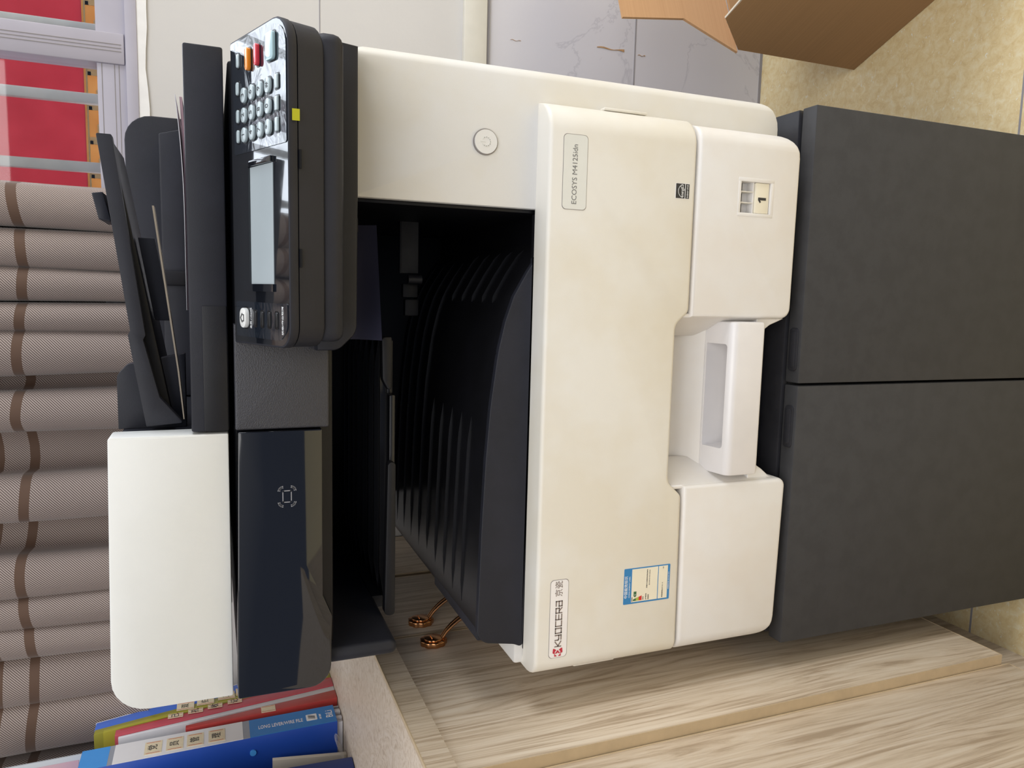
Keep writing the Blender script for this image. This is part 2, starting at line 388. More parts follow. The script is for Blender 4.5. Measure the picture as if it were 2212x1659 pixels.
# window
fr = B()
fr.box(wx0, wx1, YW + .0, YW + .05, 1.158, 1.214, 'frame', .002); fr.box(wx0, wx1, YW - .006, YW, 1.158, 1.1745, 'frame', .0015)
fr.box(wx0, wx1, YW, YW + .05, wz1 - .05, wz1, 'frame', .002); fr.box(wx0, wx0 + .05, YW, YW + .05, 1.21, wz1 - .05, 'frame', .002); fr.box(wx1 - .05, wx1, YW, YW + .05, 1.21, wz1 - .05, 'frame', .002)
for x in (.331,): 
    fr.box(x, x + .045, YW - .004, YW + .045, 1.176, wz1 - .04, 'frame', .002)
    for q in (.012, .017, .022): fr.box(x + q + .006, x + q + .0068, YW - .0046, YW - .003, 1.18, wz1 - .05, 'line')
for z in (1.184, 1.19, 1.207): fr.box(-.2, .331, YW - .0006, YW + .001, z, z + .0007, 'line')
fr.box(.376, 1.4, YW + .004, YW + .04, 1.2, 1.214, 'sill')
for x in (-.9, -.3): fr.box(x, x + .045, YW + .004, YW + .045, 1.21, wz1 - .04, 'frame', .002)
win = structure(fr.obj('window_1'))
g = B(); g.box(wx0 + .04, wx1 - .04, YW + .022, YW + .026, 1.21, wz1 - .045, 'glass'); g.obj('pane', win)
g = B()
for k in range(3): g.box(wx0, wx1, YW + .03, YW + .031, 0, 0, 'glass') if 0 else None
g.bm.free()
# security bars outside
r = root('security_grille', (0.3, .735, 1.18), 'pale grey metal security bars standing upright outside the window glass', 'window bars')
for x in (-.02, .082, .19, .297, .358, .404, .51, .62):
    q = B(); q.box(x - .008, x + .008, .728, .742, 1.18, 2.3, 'bar', .002); q.obj('bar', r)
q = B(); q.box(-.9, 1.4, .722, .727, 2.26, 2.3, 'bar', .001); q.box(-.9, 1.4, .722, .727, 1.18, 1.196, 'bar', .001); q.obj('rail', r)
# banner beyond
q = B(); q.box(-1.2, 1.5, .83, .832, 1.256, 1.47, 'banner'); rb = q.obj('red_banner'); tag(rb, 'red cloth banner with yellow printed border outside behind the window bars', 'banner')
q = B(); q.box(-1.2, 1.5, .8295, .8325, 1.2, 1.256, 'bannery')
q.obj('yellow_border', rb)
q = B()
q.box(-1.2, 1.5, .8285, .8295, 1.2505, 1.2530, 'bannerl')
for x in [-.1 + k * .057 for k in range(16)]:
    q.box(x, x + .006, .828, .8294, 1.245, 1.2515, 'bannerl'); q.box(x, x + .012, .828, .8294, 1.205, 1.25, 'bannerl'); q.box(x + .018, x + .034, .828, .8294, 1.218, 1.238, 'bannerl')
q.obj('border_print', rb)
# curtain: deep gathered pleats; X limits of the pleats that face the room
pl = []
PLEATS = [(.141, .084), (.075, .027), (.017, -.023), (-.031, -.067), (-.072, -.126), (-.152, -.206), (-.276, -.334), (-.394, -.454), (-.456, -.502), (-.503, -.552), (-.555, -.622), (-.622, -.703), (-.72, -.79)]
pts = [(.150, .60)]
for i, (a, c) in enumerate(PLEATS):
    mid = (a + c) / 2; hw = (a - c) / 2 + .004
    for k in range(13):
        th = math.pi * k / 12; pts.append((mid + hw * math.cos(th), .581 - .031 * math.sin(th) ** .8))
    if i + 1 < len(PLEATS):
        na = PLEATS[i + 1][0]; m2 = (c + na) / 2; gap = c - na
        dv = .634 if gap > .02 else .645
        if gap < .006: pts.append((m2, .594))
        else:
            for k in range(1, 6): th = math.pi * k / 6; pts.append((m2 + (gap / 2 + .003) * math.cos(th) , .592 + (dv - .592) * math.sin(th) ** .7))
bm = bmesh.new(); uvl = bm.loops.layers.uv.new('UVMap'); NZ = 40; z0, z1 = 1.165, 2.25; cum = [0]
for p, q in zip(pts[:-1], pts[1:]): cum.append(cum[-1] + math.hypot(p[0] - q[0], p[1] - q[1]))
grid = []
for j in range(NZ + 1):
    z = z0 + (z1 - z0) * j / NZ; row = []
    for i, (x, y) in enumerate(pts):
        w = .004 * math.sin(z * 4 + i * .05) + .002 * math.sin(z * 9 + i * .21)
        row.append(bm.verts.new((x + w, y + .002 * math.sin(z * 6 + i * .3), z)))
    grid.append(row)
for j in range(NZ):
    for i in range(len(pts) - 1):
        f = bm.faces.new((grid[j][i], grid[j][i + 1], grid[j + 1][i + 1], grid[j + 1][i]))
        for lp, (ii, jj) in zip(f.loops, ((i, j), (i + 1, j), (i + 1, j + 1), (i, j + 1))):
            x = pts[ii][0]; sh = .006 * math.sin(x * 21 + 1.0) - .010 * (x < -.14) * min(1, (-.14 - x) / .05)
            lp[uvl].uv = (cum[ii], z0 + (z1 - z0) * jj / NZ + sh)
cu = link('curtain', bm, [M_['curtain']], None, True, 80)
tag(cu, 'taupe twill curtain in deep pleats with dark brown woven stripes over the window', 'curtain')

# ================================================================== PRINTER STAND
st = root('printer_stand', (-.09, .25, 0), 'anthracite two-door base cabinet standing on the floor under the copier', 'cabinet')
q = B(); q.box(-.40, .2165, .0265, .50, .02, .428, 'standd', .002); q.obj('body', st)
q = B(); q.box(-.402, .218, .0255, .505, .4285, .4375, 'standd', .002); q.obj('top_panel', st)
for nm, xa, xb, pa, pb in (('door', -.0915, .2185, -.078, -.028), ('door', -.4045, -.0945, -.168, -.118)):
    q = B(); q.box(xa, xb, 0, .022, .001, .436, 'stand', .0016)
    d = q.obj(nm, st)
    q = B(); q.prism(rpoly([(pa, .004, .005), (pb, .004, .005), (pb, .018, .005), (pa, .018, .005)]), 'Z', .434, .4378, 'standd', .0015, 2)
    q.prism(rpoly([(pa + .004, .007, .003), (pb - .004, .007, .003), (pb - .004, .015, .003), (pa + .004, .015, .003)]), 'Z', .437, .4386, 'standd', .0012, 2)
    q.obj('finger_pull', d)
for x in (-.37, .185):
    for y in (.06, .46): q = B(); q.tube([(x, y, 0), (x, y, .022)], .018, 'void', 14); q.obj('foot', st)

# ================================================================== COPIER
pr = root('multifunction_printer', (-.085, .27, .4376), 'large cream and black office copier with a touch panel, standing on the anthracite cabinet', 'printer')
# --- chassis (dark core the covers hang on)
q = B()
q.box(-.36, .195, .062, .50, .438, .74, 'void', .003); q.box(-.30, .20, .43, .56, .44, .955, 'void', .003); q.box(-.362, -.29, .425, .50, .86, .955, 'void', .002);
q.box(.0835, .0872, .036, .44, .74, .955, 'void', .0008); q.box(-.375, .20, .0305, .05, .738, .752, 'void', .001)
q.box(-.19, -.03, .052, .065, .44, .52, 'blackd', .004)
q.obj('chassis', pr)
# --- right hand tower: white cover with the power button
q = B()
q.prism(rpoly([(.0872, .938, .002), (.2225, .938, .012), (.2225, .462, .028), (.16, .462, 0), (.16, .7555, 0), (.0872, .7555, 0)]), 'Y', .03, .52, 'pillar', .0018, 2, front_edges(.03), curve_front(-9, .2225, 0, .010))
tower = q.obj('side_cover', pr)
q = B(); q.tube([(.1475, .0312, .812), (.1475, .0285, .812)], .0125, 'line', 40); q.tube([(.1475, .031, .812), (.1475, .0268, .812)], .0114, 'pillar', 40)
pb = q.obj('power_button', pr)
q = B(); arc = [(.0042 * math.sin(a), .0042 * math.cos(a)) for a in [math.radians(35 + k * 29) for k in range(11)]]
strokes(q, [arc, [(0, .001), (0, .0055)]], .0006, FRONT(.1475, .0268, .812), 'label'); q.obj('power_symbol', pb)
# --- left side wall of the body
q = B(); q.box(-.393, -.361, .034, .52, .46, .7665, 'pillar', .003); q.obj('side_cover', pr)
# --- front cover
q = B()
cover_poly = rpoly([(-.394, .757, .0), (.190, .757, .0), (.190, .5888, .0), (-.012, .5888, .010), (-.026, .6045, .014), (-.196, .6045, .014), (-.212, .5868, .010), (-.394, .5843, .0)])
q.prism(cover_poly, 'Y', 0, .0315, 'cover', .0042, 3, front_edges(0), curve_front(-.394, .190, .016, .030))
cov = q.obj('front_cover', pr)
q = B(); q.box(.1885, .1915, .018, .028, .640, .690, 'cover', .0012); q.obj('grip_rib', cov)
q = B(); q.box(-.3965, -.392, .014, .026, .655, .705, 'cover', .0012); q.obj('grip_rib', cov)
def plate(nm, x0, x1, z0, z1, m, r=.004, y=0, parent=pr, rim='line'):
    q = B(); q.prism(rpoly([(x0 - .0005, z0 - .0005, r), (x1 + .0005, z0 - .0005, r), (x1 + .0005, z1 + .0005, r), (x0 - .0005, z1 + .0005, r)]), 'Y', y - .0002, y + .001, rim)
    q.prism(rpoly([(x0, z0, r), (x1, z0, r), (x1, z1, r), (x0, z1, r)]), 'Y', y - .0005, y + .001, m); return q.obj(nm, parent)
pl1 = plate('model_plate', .0862, .157, .7165, .742, 'label')
text('model_name', 'ECOSYS M4125idn', .0075, FRONT(.1195, -.00055, .7295), 'ink', pl1, width=.0565)
pl2 = plate('brand_plate', -.3745, -.2905, .7212, .7412, 'labelw')
# wordmark
q = B(); U = .0078; w_ = .0011; glyph = {
 'K': ([[(0, 0), (0, 1)], [(.72, 1), (.1, .48)], [(.1, .48), (.75, 0)]], .95),
 'Y': ([[(0, 1), (0, .5), (.15, .4), (.72, .4)], [(.72, 1), (.72, 0), (.08, 0)]], 1.02),
 'O': ([[(.08, 0), (.72, 0), (.72, 1), (0, 1), (0, 0), (.1, 0)]], 1.02),
 'C': ([[(.75, 0), (0, 0), (0, 1), (.75, 1)]], .98),
 'E': ([[(.75, 0), (0, 0), (0, 1), (.75, 1)], [(0, .5), (.68, .5)]], .98),
 'R': ([[(0, 0), (0, 1), (.7, 1), (.7, .45), (0, .45)], [(.3, .45), (.75, 0)]], 1.0),
 'A': ([[(.05, 1), (.72, 1), (.72, 0), (0, 0), (0, .5), (.72, .5)]], .9)}
x = -.3625
for ch in 'KYOCERA':
    g_, adv = glyph[ch]; strokes(q, [[(p[0] * .0072 , p[1] * U * .86) for p in pl_] for pl_ in g_], w_, FRONT(x, -.0005, .7280), 'inkb'); x += adv * .0072 + .0002
q.obj('wordmark', pl2)
text('chinese_name', '京瓷', .0095, FRONT(-.2998, -.00055, .7313), 'inkb', pl2, width=.0165)
q = B(); e = FRONT(-.3688, -.0005, .7315); k = .0045
for poly in ([(0, .15), (.9, .95), (.9, .15)], ):
    pass
for sgn in (1, -1):
    q.prism([(x_ * k, sgn * y_ * k) for x_, y_ in [(.95, .95), (.95, 1.15), (-.1, 1.25), (-.35, .75), (.2, .72), (.55, .35), (.75, .6)]], 'Z', 0, .0004, 'red', M=e)
    q.prism([(x_ * k, sgn * y_ * k) for x_, y_ in [(-.95, .8), (-.35, .8), (-.95, .15)]], 'Z', 0, .0004, 'red', M=e)
q.prism([(x_ * k, y_ * k) for x_, y_ in [(.55, 0), (-.25, .62), (-.25, -.62)]], 'Z', 0, .0004, 'red', M=e)
q.prism([(x_ * k, y_ * k) for x_, y_ in [(-.3, .2), (-.3, -.2), (-.0, 0)]], 'Z', .0004, .0005, 'labelw', M=e)
q.obj('emblem', pl2)
# efficiency label
el = B(); X0, X1, Z0, Z1 = -.3277, -.2878, .5972, .6548
el.prism(rpoly([(X0, Z0, .001), (X1, Z0, .001), (X1, Z1, .001), (X0, Z1, .001)]), 'Y', -.0003, .001, 'lblue')
el.box(X0 + .0018, X1 - .0012, -.0005, .001, .6128, .6452, 'lcream'); el.box(X0 + .0018, X1 - .0012, -.0005, .001, .6003, .6118, 'lcream')
def pz(bd, poly, m): bd.prism(poly, 'Y', -.0006, .001, m)
bx = X0 + .003
pz(el, [(bx, .6395), (bx, .6425), (bx + .0030, .6432), (bx + .0030, .6395)], 'green') if 0 else None
pz(el, [(bx, .6425), (bx + .0026, .6425), (bx + .0018, .6432), (bx, .6432)], 'green') if 0 else None
zz = [.6430, .6395, .6360, .6322]; ww = [.0018, .0030, .0040, .0052]; cc = ['green', 'lime', 'lred']
for i in range(3): pz(el, [(bx, zz[i]), (bx + ww[i], zz[i]), (bx + ww[i + 1], zz[i + 1]), (bx, zz[i + 1])], cc[i])
pz(el, [(bx + .0105, .6425), (bx + .0055, .6425), (bx + .0040, .6408), (bx + .0055, .6390), (bx + .0105, .6390)], 'green')
lab = el.obj('energy_label', pr)
text('label_title', '中国能效标识', .0044, FRONT(-.3085, -.00035, .6518), 'white', lab, width=.0245)
text('label_subtitle', 'CHINA ENERGY LABEL', .0018, FRONT(-.3085, -.00035, .6478), 'white', lab, width=.024)
text('grade_mark', '1', .0032, FRONT(bx + .0068, -.0007, .6406), 'white', lab)
text('label_text', '能效等级', .0012, FRONT(bx + .002, -.00055, .6442), 'inkd', lab)
text('label_text', '能效低', .0012, FRONT(bx + .002, -.00055, .6306), 'inkd', lab)
text('label_text', '生产者名称:', .0014, FRONT(X0 + .0065, -.00055, .6270), 'inkd', lab)
text('label_text', '规格型号:', .0014, FRONT(X0 + .0058, -.00055, .6240), 'inkd', lab)
text('label_text', '京瓷办公信息系统株式会社', .0014, FRONT(X0 + .0265, -.00055, .6262), 'inkd', lab, width=.021)
text('label_text', 'ECOSYS M4125idn', .0015, FRONT(X0 + .0275, -.00055, .6232), 'inkd', lab, width=.017)
text('label_text', '典型能耗(kW·h) : 2', .0015, FRONT(X0 + .0115, -.00055, .6065), 'inkd', lab, width=.017)
text('label_text', '1.60', .0016, FRONT(X1 - .0035, -.00055, .6062), 'inkd', lab)
text('label_text', '依据国家标准: GB 21521-2014', .0013, FRONT(-.3065, -.00035, .5988), 'white', lab, width=.02)
# small star sticker
sk = plate('sticker', .1052, .1200, .5972, .6132, 'inkd', .0002, rim='labelw')
q = B(); sx, sz = .1126, .6062
arc = [(.0068 * math.cos(a), .0068 * math.sin(a) - .003) for a in [math.radians(15 + k * 12.5) for k in range(13)]]
strokes(q, [arc, [(-.0073, -.0045), (.0073, -.0045)]], .0005, FRONT(sx, -.0005, sz + .0005), 'white')
star = [((.0022 if k % 2 == 0 else .0010) * math.sin(k * math.pi / 5), (.0022 if k % 2 == 0 else .0010) * math.cos(k * math.pi / 5)) for k in range(11)]
strokes(q, [[(a + .0045, c) for a, c in star]], .0003, FRONT(sx, -.0005, sz), 'white'); q.obj('sticker_print', sk)
text('sticker_text', 'energy', .0048, FRONT(sx - .0015, -.0006, sz - .0005), 'white', sk, width=.0095)
text('sticker_text', 'ENERGY STAR', .0020, FRONT(sx, -.0006, sz - .0070), 'white', sk, width=.0135)
# --- cassette front with its deep grip
q = B(); prof = [(.030, .6045), (.046, .598), (.053, .587), (.055, .574), (.053, .562), (.046, .551), (.035, .5420), (.035, .50), (.062, .50), (.062, .6045)]
q.prism(prof, 'X', -.208, -.012, 'drawer', 0); cas = q.obj('paper_cassette', pr)
q = B()
q.prism(rpoly([(-.0175, .5860, 0), (.1845, .5860, 0), (.1845, .4525, .026), (-.0175, .4535, .012)]), 'Y', 0, .048, 'drawer', .0042, 3, front_edges(0), curve_front(-9, .1845, 0, .020))
cf = q.obj('cassette_front', cas); q = B()
q.prism(rpoly([(-.394, .5818, 0), (-.2015, .5842, 0), (-.2015, .4445, .010), (-.394, .4490, .026)]), 'Y', 0, .048, 'drawer', .0042, 3, front_edges(0), curve_front(-.394, 9, .018, 0))
q.obj('cassette_front', cas)
c_ = bpy.data.objects.new('c', bpy.data.meshes.new('c')); COL.objects.link(c_)
bb = bmesh.new(); bmesh.ops.create_cube(bb, size=1); bmesh.ops.scale(bb, verts=bb.verts, vec=(.0385, .030, .0435)); bmesh.ops.translate(bb, verts=bb.verts, vec=(.1122, 0, .5120)); bb.to_mesh(c_.data); bb.free()
bpy.context.view_layer.update(); cut(cf, c_)
q = B()
for s_, xe in ((1, -.0175), (-1, -.2015)):
    q = B()
    pf = [(xe, .004), (xe - s_ * .004, .016), (xe - s_ * .012, .030), (xe - s_ * .022, .046), (xe - s_ * .022, .052), (xe + s_ * .004, .052), (xe + s_ * .004, .004)]
    q.prism(pf, 'Z', .4665, .598, 'drawer', .001, 1); q.obj('recess_wall', cas)
q = B(); q.prism(rpoly([(-.0045, .4915, .004), (-.0045, .533, .009), (.036, .5405, .003), (.044, .534, 0), (.044, .488, 0), (.012, .486, .004)]), 'X', -.1935, -.0215, 'handle', .003, 2)
hd = q.obj('handle', cas)
c_ = bpy.data.objects.new('c', bpy.data.meshes.new('c')); COL.objects.link(c_)
bb = bmesh.new(); pp = rpoly([(-.1635, .0040, .004), (-.0465, .0040, .004), (-.0465, .0335, .001), (-.1635, .0335, .001)])
vs = [bb.verts.new((p[0], p[1], .508)) for p in pp] + [bb.verts.new((p[0], p[1], .56)) for p in pp]; n = len(pp)
bb.faces.new(vs[:n][::-1]); bb.faces.new(vs[n:])
for i in range(n): bb.faces.new((vs[i], vs[(i + 1) % n], vs[n + (i + 1) % n], vs[n + i]))
bb.to_mesh(c_.data); bb.free(); c_.location = (0, 0, 0); cut(hd, c_)
for pg in ([(-.0175, .4560), (-.0200, .462), (-.0250, .475), (-.032, .485), (-.036, .4935), (-.0175, .4935)], [(-.2015, .458), (-.199, .464), (-.191, .474), (-.184, .485), (-.181, .4935), (-.2015, .4935)]):
    q = B(); q.prism(pg, 'Y', .008, .042, 'drawer', .0008, 1); q.obj('grip_gusset', cas)
# size dial window
q = B(); q.box(.0935, .131, .013, .016, .4905, .5335, 'drawer'); 
for a, c in ((.0918, .0958), (.1286, .1328)): q.box(a, c, -.0004, .0145, .4880, .5350, 'drawer', .0006)
for a, c in ((.4880, .4922), (.5312, .5350)): q.box(.0952, .1292, -.0004, .0145, a, c, 'drawer', .0006)
q.box(.0952, .1292, .003, .0145, .5118, .5138, 'drawer', .0003)
for x in (.1062, .1178): q.box(x, x + .0011, .002, .0145, .5138, .5312, 'cover', .0003)
sd = q.obj('size_dial', pr)
q = B(); q.box(.0952, .1292, .0125, .0132, .5205, .5312, 'dialshade'); q.obj('dial_slot_shade', sd)  # dark brown strip paints the shade inside the dial slots
q = B(); q.box(.0962, .1284, .0012, .006, .4932, .5112, 'lcream', .0006); q.prism([(.0018, -.0052), (.0018, .0052), (-.0010, .0052), (-.0040, .0026), (-.0028, .0012), (-.0010, .0028), (-.0010, -.0052)], 'Z', 0, .0003, 'inkd', M=FRONT(.1112, .0011, .5024))
q.obj('number_plate', sd)
# --- output tray
def traytop(x):
    P = [(-.37, .810), (-.33, .8090), (-.242, .8070), (-.169, .8040), (-.112, .8000), (-.056, .7930), (-.025, .786), (0, .7775), (.024, .7640), (.045, .7500), (.064, .732), (.083, .708)]
    for (a, c), (d, e_) in zip(P[:-1], P[1:]):
        if x <= d: return c + (e_ - c) * (x - a) / (d - a)
    return P[-1][1]
q = B(); n = 44; top = []
for k in range(n + 1): x = -.361 + (.0835 + .361) * k / n; top.append((x, traytop(x)))
q.prism(top + [(.0835, .69), (-.361, .69)], 'Y', .036, .428, 'tray', 0) if 0 else q.prism(rpoly([(-.361, .8085, .014)] + [p for p in top if p[0] > -.335] + [(.0835, .69), (-.361, .69)]), 'Y', .036, .428, 'tray', 0)
q.prism(top + [(.0835, .69), (-.361, .69)], 'Y', .030, .0358, 'tray', 0) if 0 else None
face = rpoly([(-.3615, .8098, .016)] + [(x, traytop(x) + .0002) for x in [-.32 + .0128 * k for k in range(29)] if x < .044] + [(.040, .7575, .001), (-.3740, .7575, .004), (-.3690, .7680, .02)])
q.prism(face, 'Y', .0312, .0385, 'black', .0040, 4, front_edges(.0312))
q.box(-.377, .083, .0315, .040, .748, .7572, 'tray', .0015, 2)
q.prism(rpoly([(-.3605, .8085), (-.3605, .765), (-.370, .752), (-.379, .7505), (-.379, .748), (-.345, .748), (-.345, .8085)]), 'Y', .034, .20, 'black', .001)
ot = q.obj('output_tray', pr)
def rib(q, x0, x1, y, h=.0020, f=traytop, w=.0012, off=0):
    m = 26; P = []
    for k in range(m + 1):
        x = x0 + (x1 - x0) * k / m; t = k / m; hh = h * min(1, t * 9, (1 - t) * 9 + .02); P.append((x, f(x) + off + hh))
    P += [(x0 + (x1 - x0) * k / m, f(x0 + (x1 - x0) * k / m) - .004 + off) for k in range(m, -1, -1)]
    q.prism(P, 'Y', y, y + w, 'tray')
RY = [.088, .122, .158, .196, .236, .278, .320, .362, .404]
for i, y in enumerate(RY):
    for x_a, x_b in (((-.338 + .25 * max(0, y - .1) * .3, -.130), (-.008, .050)) if i < 5 else ((-.335, .055),)):
        q = B(); rib(q, x_a, x_b, y); q.obj('rib', ot)
# --- second (upper) tray hanging under the scanner
q = B()
for a, c in ((-.372, -.345), ): q.box(a + .012, c, .030, .50, .894, .966, 'black', .009, 4)
q.box(-.3595, -.3455, .15, .50, .870, .897, 'blackd', .001); q.box(-.345, -.108, .112, .42, .8795, .886, 'tray', .0015); q.box(-.1085, -.050, .125, .42, .8795, .886, 'tray', .0015)
ut = q.obj('upper_tray', pr)
q = B(); q.prism(rpoly([(-.344, .884, .004), (-.176, .884, .006), (-.176, .8925, .006), (-.344, .8955, .006)]), 'Y', .088, .100, 'blackd', .002, 2); q.obj('tray_lip', ut)
q = B(); q.prism(rpoly([(-.108, .8865, .003), (-.045, .8865, .002), (-.045, .8975, .004), (-.090, .8965, .012)]), 'Y', .098, .112, 'blackd', .002); q.obj('tray_lip', ut)
for y in [.135, .168, .202, .238, .274, .31, .346, .382]:
    q = B(); rib(q, -.343, -.05, y, .005, lambda x: .8865, .003); q.obj('rib', ut)
q = B(); pp = []
for k in range(13):
    t = k / 12; pp.append((.078 + .018 * math.sin(t * 1.5), .952 - .046 * t))
q.bm.free(); q = B(); vs = []; fs = []; nu, nv = 14, 10
for i in range(nu + 1):
    x = -.047 + (.066 + .047) * i / nu
    for j in range(nv + 1):
        t = j / nv; zb = .9035 + .006 * (i / nu); z = .953 + (zb - .953) * t; vs.append((x, .088 - .020 * t + .012 * math.sin(math.pi * t) * (1 - .5 * i / nu), z))
for i in range(nu):
    for j in range(nv): a = i * (nv + 1) + j; fs.append((a, a + 1, a + nv + 2, a + nv + 1))
off = len(vs); vs += [(x, y + .0012, z) for x, y, z in vs]; fs += [tuple(off + k for k in f[::-1]) for f in fs]
for i in range(nu): a = i * (nv + 1); fs += [(a, a + nv + 1, off + a + nv + 1, off + a), (a + nv, off + a + nv, off + a + nv + nv + 1, a + nv + nv + 1)]
q.add(vs, fs, 'inner'); q.obj('paper_flap', pr)
q = B(); q.box(.024, .084, .198, .206, .8335, .8555, 'stand', .001); q.box(.0235, .084, .196, .2, .8545, .8565, 'black', .0006)
q.box(-.004, .012, .198, .206, .834, .852, 'blackd', .001); q.tube([(.017, .190, .848), (.017, .190, .832)], .005, 'standd', 16); q.box(-.026, -.006, .20, .21, .832, .849, 'blackd', .002)
q.obj('paper_guide', pr)
q = B(); q.box(.064, .082, .060, .066, .937, .952, 'blackd', .0015); q.box(.058, .072, .064, .070, .928, .940, 'blackd', .001); q.obj('flap_hinge', pr)
# --- scanner unit
q = B(); q.box(-.362, .198, .047, .56, .955, 1.0445, 'blackd', .003); q.obj('scanner_unit', pr)
sc = bpy.data.objects[-1] if 0 else None
SC = [o_ for o_ in COL.objects if o_.name.startswith('scanner_unit')][0]
q = B(); q.prism(rpoly([(-.124, 1.0435, .002), (-.030, 1.0435, .0), (-.030, .962, 0), (-.124, .962, .002)]), 'Y', .0215, .05, 'leather', .006, 3, lambda e: all(abs(v.co.y - .0215) < 1e-4 for v in e.verts) and all(v.co.z > 1.04 or v.co.z < .965 for v in e.verts)); q.obj('front_panel', SC)
q = B(); q.prism(rpoly([(-.1255, 1.0415, .001), (-.1255, .9685, .001), (-.285, .9685, .004), (-.306, .9600, .004), (-.3745, .9615, .020), (-.3745, 1.0455, .002)]), 'Y', .020, .05, 'reader', .0028, 3, front_edges(.020)); rd = q.obj('card_reader_panel', pr)
q = B(); kx, kz = .0079, .0090
e = FRONT(-.1865, .0199, 1.0003)
rr_ = rpoly([(-.0053, -.0037, .0008), (.0053, -.0037, .0008), (.0053, .0037, .0008), (-.0053, .0037, .0008)]); rr_ = [tuple(p) for p in rr_]; rr_.append(rr_[0])
ic = [rr_]
for sx_ in (1, -1):
    for sz_ in (1, -1):
        for R_ in (.0030, .0044): ic.append([(sx_ * (.0052 + R_ * math.cos(a)), sz_ * (.0034 + R_ * math.sin(a))) for a in [math.radians(5 + k * 16) for k in range(6)]])
strokes(q, ic, .0007, e, 'iconw'); q.obj('card_icon', rd)
# frame under the control panel
q = B(); q.prism(rpoly([(-.0520, .9560, .014), (-.036, .9395, .016), (.0872, .9385, .0), (.212, .9385, .0), (.216, .975, .008), (-.0520, .975, 0)]), 'Y', .004, .055, 'black', .003, 2, front_edges(.004))
q.prism(rpoly([(.0872, .9395, 0), (.219, .9395, .006), (.212, .978, .006), (.0872, .978, 0)]), 'Y', .022, .40, 'blackd', .003, 2); q.obj('panel_frame', pr)
# --- control panel
TV = Vector((0, .1, .038)).normalized(); TX = Vector((1, 0, 0))
def PM(s, t, h=0): return Mx(Vector((s, -.08, 1.005)) + TV * t + TX.cross(TV) * h, TX, TV)
P0 = PM(0, 0)
q = B(); out = rpoly([(-.0455, .106, .002), (-.0445, 0, .017), (.2050, 0, .024), (.2035, .106, .002)])
q.prism(out, 'Z', -.0075, 0, 'black', .0012, 2, M=P0)
q.prism(rpoly([(-.0440, .1045, .002), (-.0430, .0015, .0155), (.2035, .0015, .0225), (.2020, .1045, .002)]), 'Z', -.001, .0001, 'cap', M=P0); ptop = q.obj('control_panel', pr)
CPN = ptop
q = B(); ins = rpoly([(-.0450, .105, .002), (-.0440, .0008, .017), (.2045, .0008, .024), (.203, .105, .002)])
q.prism(ins, 'Z', -.030, -.0082, 'black', .004, 3, lambda e: all((P0.inverted() @ v.co).z < -.025 for v in e.verts), M=P0)
q.box(-.040, .198, -.066, .020, .9615, .985, 'black', .008, 3); q.obj('panel_housing', CPN)
q = B(); q.prism([(.126, 0), (.1345, 0), (.1345, .0055), (.126, .0055)], 'Z', 0, .0003, 'yellow', M=Mx((0, -.0795 - .0008, .9975 - .0005), (1, 0, 0), (0, .0, 1))); q.obj('yellow_tag', CPN)
for s0 in (.092, .018): q = B(); q.box(s0, s0 + .014, -.0776, -.0745, .9955, .9972, 'void'); q.obj('vent_slot', CPN)
# protective film areas with raised edge
def filmpatch(pts, nm):
    q = B(); q.prism(pts, 'Z', .0001, .0007, 'film', M=P0)
    return q.obj(nm, CPN)
filmpatch(rpoly([(-.0390, .099, .002), (-.0390, .016, .012), (-.0300, .0035, .010), (-.0100, .0035, .002), (-.0095, .1, .002)]), 'protective_film')
filmpatch(rpoly([(.1115, .0980, .002), (.1105, .0025, .002), (.194, .0025, .020), (.2015, .030, .01), (.2000, .101, .002)]), 'protective_film')
# screen
q = B()
for a in ([(-.001, .027), (.1035, .027), (.0995, .0275), (.0045, .0275)], ): pass
q.prism([(-.001, .0825), (-.001, .0265), (.005, .0265), (.005, .0690)], 'Z', 0, .0016, 'cap', M=P0)
q.prism([(-.001, .0825), (.005, .0690), (.0988, .0690), (.1035, .0825)], 'Z', 0, .0016, 'cap', M=P0)
q.prism([(.0988, .0265), (.1035, .0265), (.1035, .0825), (.0988, .0690)], 'Z', 0, .0030, 'cap', .0005, M=P0)
q.obj('screen_bezel', CPN)
q = B(); q.prism(rpoly([(.0045, .0268), (.0985, .0268), (.0985, .0685), (.0045, .0685)]), 'Z', 0, .0005, 'lcd', M=P0); q.obj('touch_screen', CPN)
# keys
def key(nm, s, t, w, h, m, hh=.0028, label=None, size=.007, rim=True, r=None):
    q = B(); r = r if r is not None else min(w, h) * .49
    if rim:
        q.prism(rpoly([(s - w/2 - .001, t - h/2 - .001, r), (s + w/2 + .001, t - h/2 - .001, r), (s + w/2 + .001, t + h/2 + .001, r), (s - w/2 - .001, t + h/2 + .001, r)]), 'Z', 0, .0010, 'keyd', M=P0)
    q.prism(rpoly([(s - w/2, t - h/2, r), (s + w/2, t - h/2, r), (s + w/2, t + h/2, r), (s - w/2, t + h/2, r)]), 'Z', 0, hh, m, .0006, 2, M=P0)
    if label: text_in(q, label, size, PM(s, t, hh + .00005), 'inkd')
    if nm == 'home_key': strokes(q, [[(-.0035, .0002), (0, .0032), (.0035, .0002)], [(-.0026, 0), (-.0026, -.003), (.0026, -.003), (.0026, 0)]], .0007, PM(s, t, hh + .0001), 'inkd')
    return q.obj(nm, CPN)
cols = (.1250, .1405, .1560); rows = (.0750, .0602, .0452, .0305); lab_ = [['1', '2', '3'], ['4', '5', '6'], ['7', '8', '9'], ['*', '0', '#']]
for i, t in enumerate(rows):
    for j, s in enumerate(cols): key('number_key', s, t, .0118, .0098, 'keyg', .0030, lab_[i][j])
